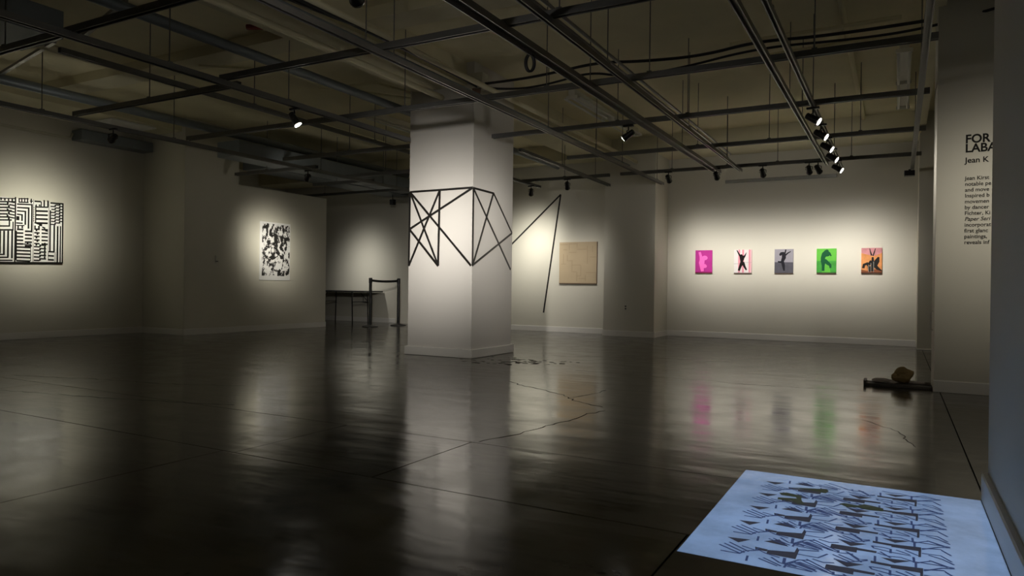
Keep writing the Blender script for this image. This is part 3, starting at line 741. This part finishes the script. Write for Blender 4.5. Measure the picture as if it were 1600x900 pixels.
p.shapes('dark_figures', flat('umber_ink', (.02, .018, .016), .4, 16), [limb([(.10, .20), (.14, .34), (.28, .38), (.40, .30)], (.045, .05, .06, .07), ASP), limb([(.55, .64), (.56, .4), (.52, .08)], (.03, .06, .07), ASP), limb([(.84, .64), (.76, .48), (.66, .30), (.78, .20), (.98, .10)], (.03, .09, .09, .06, .02), ASP), limb([(.40, .34), (.48, .5)], (.08, .04), ASP), limb([(.38, .28), (.42, .06)], (.05, .05), ASP),
    limb([(.40, .98), (.44, .84), (.50, .70)], (.012, .02, .03), ASP), limb([(.68, .98), (.62, .82), (.56, .68)], (.012, .022, .02), ASP)])
p.shapes('grey_streaks', flat('grey_streak', (.25, .25, .23), .3, 20), [limb([(x, .34 + h_), (x, .04)], (.012, .010), ASP) for x, h_ in ((.36, 0), (.47, .06), (.60, .12))])
p.shapes('lower_band', flat('print_dark_edge', (.03, .015, .01)), [[(0, 0), (1, 0), (1, .03), (0, .03)]])  # dark band along the bottom of the print

# ------------------------------------------------------------------ wall text
e = empty('wall_text', 'black exhibition lettering partly hidden behind the near wall', 'lettering', (.495, 7.25, 0))


def text(name, body, x, z, size, sx, bold=0.0, shear=0.0):
    cu = bpy.data.curves.new(name, 'FONT'); cu.body = body; cu.size = size; cu.extrude = .0008; cu.offset = bold; cu.shear = shear
    cu.materials.append(M['ink']); o = bpy.data.objects.new(name, cu); C.objects.link(o); o.parent = e
    o.location = (x, -.0015, z); o.rotation_euler = (math.pi / 2, 0, 0); o.scale = (sx, 1, 1)


text('heading', 'FOR', .002, 2.178, .102, .93, .0028)
text('heading', 'LABA', .002, 2.098, .102, .93, .0028)
text('subheading', 'Jean K', .003, 2.006, .066, 1.0, .0012)
for k, s_ in enumerate(('Jean Kirst', 'notable pe', 'and move', 'Inspired b', 'movemen', 'by dancer', 'Fichter, Ki', 'Paper Seri', 'incorporat', 'first glanc', 'paintings,', 'reveals inf')):
    text('paragraph_line', s_, .004, 1.857 - .0505 * k, .0460, .97, .0007, .25 if k == 7 else 0)

# ------------------------------------------------------------------ outlets and small fittings
e = empty('wall_outlet', 'small electrical outlet low on the dark back pier', 'outlet', (-4.33, 12.2, .53))
bm = bmesh.new(); box(bm, -.035, .035, -.006, 0, -.058, .058); obj('cover_plate', bm, 'wall', e, bevel=.002)
for z in (-.022, .022):
    bm = bmesh.new(); box(bm, -.014, .014, -.008, -.006, z - .012, z + .012); obj('socket', bm, 'black', e)
e = empty('wall_switch', 'thin vertical bracket on the left pier at shoulder height', 'wall bracket', (-10.40, 8.25, 1.30))
bm = bmesh.new(); box(bm, 0, .012, -.012, .012, -.06, .06); obj('bracket_plate', bm, 'plate', e, bevel=.002)
bm = bmesh.new(); box(bm, .012, .03, -.004, .03, -.05, -.038); obj('bracket_lip', bm, 'black', e)
e = empty('door_hook', 'slim metal handle on the end of the lettered wall', 'handle', (.285, 7.5, .62))
bm = bmesh.new(); tube(bm, [(0, 0, -.09), (-.02, 0, -.07), (-.02, 0, .07), (0, 0, .09)], .005, 6); obj('grip', bm, 'plate', e)

# ------------------------------------------------------------------ folding table and barrier in the far room
TX0, TX1, TY0, TY1, TZ = -12.45, -10.63, 12.42, 13.08, .74
e = empty('folding_table', 'black folding table standing in the dark far room', 'table', ((TX0 + TX1) / 2, (TY0 + TY1) / 2, 0))
cx, cy = (TX0 + TX1) / 2, (TY0 + TY1) / 2; hx, hy = (TX1 - TX0) / 2, (TY1 - TY0) / 2
bm = bmesh.new(); box(bm, -hx, hx, -hy, hy, TZ - .03, TZ); obj('tabletop', bm, 'black', e, bevel=.006)
for s in (-1, 1):
    for q in (-1, 1):
        bm = bmesh.new(); X = s * (hx - .42); tube(bm, [(X, q * (hy - .06), TZ - .03), (X + s * .02, q * (hy - .06), .0)], .013, 8); obj('leg', bm, 'black', e)
    bm = bmesh.new(); X = s * (hx - .42)
    tube(bm, [(X, -(hy - .06), TZ - .26), (X, hy - .06, TZ - .26)], .009, 6); tube(bm, [(X, 0, TZ - .26), (X + s * .26, 0, TZ - .27)], .008, 6); tube(bm, [(X + s * .26, 0, TZ - .27), (X + s * .03, 0, TZ - .05)], .008, 6)
    tube(bm, [(X + s * .1, 0, TZ - .26), (X + s * .1, 0, TZ - .13)], .006, 6)
    obj('folding_brace', bm, 'black', e)
SA, SB = Vector((-9.74, 11.57, 0)), Vector((-9.60, 12.34, 0))
for k, P in enumerate((SA, SB)):
    e = empty('stanchion', ('black barrier post in front of the table end', 'farther black barrier post beside the pillar')[k], 'barrier post', P, 'belt barrier posts')
    bm = bmesh.new(); tube(bm, [(0, 0, 0), (0, 0, .012), (0, 0, .035), (0, 0, .045)], [.17, .17, .09, .035], 24); obj('base', bm, 'black', e)
    bm = bmesh.new(); tube(bm, [(0, 0, .04), (0, 0, .93)], .031, 16); obj('post', bm, 'black', e)
    bm = bmesh.new(); tube(bm, [(0, 0, .92), (0, 0, 1.02), (0, 0, 1.03)], [.037, .037, .03], 16); obj('belt_head', bm, 'black', e)
d = (SB - SA); L = d.length; d.normalize(); n_ = Vector((-d.y, d.x, 0)) * .002
bm = bmesh.new(); prev = None
for i in range(9):
    tt = i / 8; P = SA + d * (.036 + (L - .072) * tt) + Vector((0, 0, .975 - .05 * 4 * tt * (1 - tt) * .35))
    q = [bm.verts.new(P + n_ * s1 + Vector((0, 0, s2 * .025))) for s1, s2 in ((-1, -1), (1, -1), (1, 1), (-1, 1))]
    if prev:
        for a in range(4): bm.faces.new((prev[a], q[a], q[(a + 1) % 4], prev[(a + 1) % 4]))
    else: bm.faces.new(q)
    prev = q
bm.faces.new(prev[::-1])
tag(obj('barrier_belt', bm, 'black'), 'black webbing belt stretched between the two barrier posts', 'belt')

# ------------------------------------------------------------------ things on the floor beside the lettered wall
e = empty('dark_board', 'dark flat board lying on the floor beside the lettered wall', 'board', (0, 7.46, 0))
bm = bmesh.new(); box(bm, -.272, .282, -.12, .10, .001, .028)
o = obj('board_plank', bm, 'board', e, bevel=.004)
bm = bmesh.new(); prism(bm, [(-.272, -.12, .028), (-.25, -.12, .028), (-.25, .10, .028), (-.272, .10, .028)], (0, 0, 1), .022); obj('upturned_end', bm, 'board', e)
bm = bmesh.new(); tube(bm, [(.06, .02, .045), (.27, .03, .04)], .014, 8); obj('loose_rod', bm, 'rag', e)


def crumple(name, lab, cat, loc, dims, m, seed, sub=3, amp=.28):
    bm = bmesh.new(); bmesh.ops.create_icosphere(bm, subdivisions=sub, radius=1)
    rnd = random.Random(seed); dirs = [(Vector((rnd.gauss(0, 1), rnd.gauss(0, 1), rnd.gauss(0, 1))).normalized(), rnd.uniform(-amp, amp)) for _ in range(26)]
    for v in bm.verts:
        n = v.co.normalized(); s = 1
        for dd, a in dirs:
            c = n.dot(dd)
            if c > .72: s += a * (c - .72) / .28
        s += rnd.uniform(-.05, .05)
        v.co = Vector((n.x * dims[0] * s, n.y * dims[1] * s, n.z * dims[2] * s))
    mz = min(v.co.z for v in bm.verts)
    for v in bm.verts: v.co.z = max(v.co.z - mz, 0)
    o = obj(name, bm, m); o.location = loc
    return tag(o, lab, cat)


crumple('crumpled_bag', 'crumpled brown paper bag sitting on the dark board', 'paper bag', (.06, 7.47, .028), (.088, .075, .078), 'bag', 11)
crumple('grey_rag', 'flat grey rag on the left part of the dark board', 'rag', (-.12, 7.44, .028), (.085, .07, .018), 'rag', 3, 3, .3)
crumple('pale_rag', 'small pale rag between the grey rag and the paper bag', 'rag', (-.03, 7.38, .028), (.045, .035, .013), 'rag', 9, 2, .3)
# small object at far left of the corner between prints wall and pilaster
# ------------------------------------------------------------------ floor projection: real blue beam, its picture painted in dark shapes
pj = empty('painted_floor_projection', 'blue-white rectangle projected on the floor, with rows of painted dark geometric dance signs', 'projection', (0, 0, 0))
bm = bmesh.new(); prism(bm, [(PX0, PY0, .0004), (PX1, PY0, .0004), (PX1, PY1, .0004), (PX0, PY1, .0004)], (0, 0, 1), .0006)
pm = concrete(); pm.name = 'floor_paled_in_beam'  # concrete recoloured paler here, painting in part of the beam's brightness
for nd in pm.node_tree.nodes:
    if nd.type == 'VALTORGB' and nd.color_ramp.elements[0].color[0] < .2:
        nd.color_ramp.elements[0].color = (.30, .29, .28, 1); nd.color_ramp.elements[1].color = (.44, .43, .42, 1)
obj('paled_ground', bm, pm, pj)
dk = mat('painted_dark_sign', (.040, .026, .022), .55, var=.1, spec=.12); dl = mat('painted_sign_line', (.045, .045, .07), .55, var=.1, spec=.12); dn = mat('painted_dancer', (.040, .032, .010), .55, var=.1, spec=.12)  # unlit parts of the projected image, put into dark colour
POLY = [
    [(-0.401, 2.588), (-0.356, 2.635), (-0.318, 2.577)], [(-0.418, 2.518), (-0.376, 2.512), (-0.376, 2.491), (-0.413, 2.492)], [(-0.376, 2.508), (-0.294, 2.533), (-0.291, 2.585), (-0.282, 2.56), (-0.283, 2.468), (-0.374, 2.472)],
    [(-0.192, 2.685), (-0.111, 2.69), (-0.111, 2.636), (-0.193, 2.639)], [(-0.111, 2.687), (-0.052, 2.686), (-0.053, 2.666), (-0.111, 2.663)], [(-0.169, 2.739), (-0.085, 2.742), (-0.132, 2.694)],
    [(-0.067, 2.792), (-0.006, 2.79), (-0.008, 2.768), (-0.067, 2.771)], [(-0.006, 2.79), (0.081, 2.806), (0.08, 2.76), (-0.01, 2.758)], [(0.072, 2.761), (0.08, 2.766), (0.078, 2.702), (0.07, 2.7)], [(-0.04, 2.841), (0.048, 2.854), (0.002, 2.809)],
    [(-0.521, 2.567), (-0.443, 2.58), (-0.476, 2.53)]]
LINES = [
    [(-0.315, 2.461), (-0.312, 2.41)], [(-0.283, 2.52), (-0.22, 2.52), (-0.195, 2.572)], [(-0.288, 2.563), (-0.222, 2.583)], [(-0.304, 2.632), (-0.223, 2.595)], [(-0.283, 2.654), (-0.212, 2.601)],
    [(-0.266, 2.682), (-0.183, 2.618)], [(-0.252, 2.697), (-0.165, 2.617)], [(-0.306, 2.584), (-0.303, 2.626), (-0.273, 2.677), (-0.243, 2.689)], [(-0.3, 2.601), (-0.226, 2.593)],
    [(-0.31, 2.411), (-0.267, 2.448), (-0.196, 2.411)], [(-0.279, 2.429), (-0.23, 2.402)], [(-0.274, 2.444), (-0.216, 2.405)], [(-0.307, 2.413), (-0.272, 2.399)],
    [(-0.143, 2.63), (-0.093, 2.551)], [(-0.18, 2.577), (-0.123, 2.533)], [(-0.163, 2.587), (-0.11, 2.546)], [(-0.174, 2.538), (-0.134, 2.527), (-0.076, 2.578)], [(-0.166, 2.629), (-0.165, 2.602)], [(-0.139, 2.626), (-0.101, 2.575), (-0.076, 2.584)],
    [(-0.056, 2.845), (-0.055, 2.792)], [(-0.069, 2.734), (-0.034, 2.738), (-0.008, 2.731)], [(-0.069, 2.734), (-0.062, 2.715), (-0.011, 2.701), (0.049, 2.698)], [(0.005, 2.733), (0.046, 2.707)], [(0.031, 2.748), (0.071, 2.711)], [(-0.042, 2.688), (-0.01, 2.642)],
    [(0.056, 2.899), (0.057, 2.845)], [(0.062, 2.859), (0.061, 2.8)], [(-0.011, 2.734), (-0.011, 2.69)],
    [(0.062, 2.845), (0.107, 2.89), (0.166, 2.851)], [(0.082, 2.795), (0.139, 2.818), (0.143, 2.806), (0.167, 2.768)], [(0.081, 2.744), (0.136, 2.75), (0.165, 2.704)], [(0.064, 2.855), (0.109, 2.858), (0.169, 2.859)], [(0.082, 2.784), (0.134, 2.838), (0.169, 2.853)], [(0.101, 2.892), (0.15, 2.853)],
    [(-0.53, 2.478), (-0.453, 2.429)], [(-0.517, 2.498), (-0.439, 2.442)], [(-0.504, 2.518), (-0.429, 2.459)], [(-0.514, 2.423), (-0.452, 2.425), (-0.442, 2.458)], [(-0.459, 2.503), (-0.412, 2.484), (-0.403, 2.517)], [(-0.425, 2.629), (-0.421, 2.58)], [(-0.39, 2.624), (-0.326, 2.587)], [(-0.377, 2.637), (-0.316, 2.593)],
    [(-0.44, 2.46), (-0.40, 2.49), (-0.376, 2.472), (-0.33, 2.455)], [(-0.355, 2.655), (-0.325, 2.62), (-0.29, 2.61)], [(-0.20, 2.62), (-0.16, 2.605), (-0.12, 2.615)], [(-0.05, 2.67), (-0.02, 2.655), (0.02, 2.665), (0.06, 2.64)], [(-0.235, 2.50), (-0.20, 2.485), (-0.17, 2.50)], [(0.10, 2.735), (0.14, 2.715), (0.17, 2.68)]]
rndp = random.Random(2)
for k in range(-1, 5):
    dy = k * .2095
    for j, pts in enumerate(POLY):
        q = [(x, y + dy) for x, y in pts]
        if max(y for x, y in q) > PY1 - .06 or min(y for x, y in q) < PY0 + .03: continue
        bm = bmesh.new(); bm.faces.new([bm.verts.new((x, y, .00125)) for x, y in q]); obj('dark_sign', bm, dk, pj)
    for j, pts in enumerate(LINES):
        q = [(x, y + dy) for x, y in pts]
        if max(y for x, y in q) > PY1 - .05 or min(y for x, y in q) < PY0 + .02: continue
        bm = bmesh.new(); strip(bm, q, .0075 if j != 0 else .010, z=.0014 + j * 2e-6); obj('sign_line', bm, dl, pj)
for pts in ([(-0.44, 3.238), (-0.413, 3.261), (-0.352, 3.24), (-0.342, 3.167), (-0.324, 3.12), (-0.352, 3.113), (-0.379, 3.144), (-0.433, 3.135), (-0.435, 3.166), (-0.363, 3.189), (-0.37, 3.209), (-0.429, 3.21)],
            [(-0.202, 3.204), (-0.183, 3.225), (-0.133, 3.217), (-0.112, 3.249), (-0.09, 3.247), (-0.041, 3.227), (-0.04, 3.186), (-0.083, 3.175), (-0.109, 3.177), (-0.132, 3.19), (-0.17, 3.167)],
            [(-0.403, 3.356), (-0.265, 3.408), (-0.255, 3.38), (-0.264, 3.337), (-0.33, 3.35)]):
    bm = bmesh.new(); bm.faces.new([bm.verts.new((x, y, .0017)) for x, y in pts]); obj('dancer_silhouette', bm, dn, pj)  # dancer silhouettes of the projected image, painted as dark sheets

# every curve and lettering object becomes plain mesh geometry
dg = bpy.context.evaluated_depsgraph_get()
for o in [o for o in C.objects if o.type in {'CURVE', 'FONT'}]:
    me = bpy.data.meshes.new_from_object(o.evaluated_get(dg)); n = bpy.data.objects.new(o.name, me)
    nm = o.name; par = o.parent; mw = o.matrix_basis.copy(); props = {k: o[k] for k in ('label', 'category', 'group') if k in o}
    bpy.data.objects.remove(o); n.name = nm; C.objects.link(n); n.parent = par; n.matrix_basis = mw
    for k, v in props.items(): n[k] = v
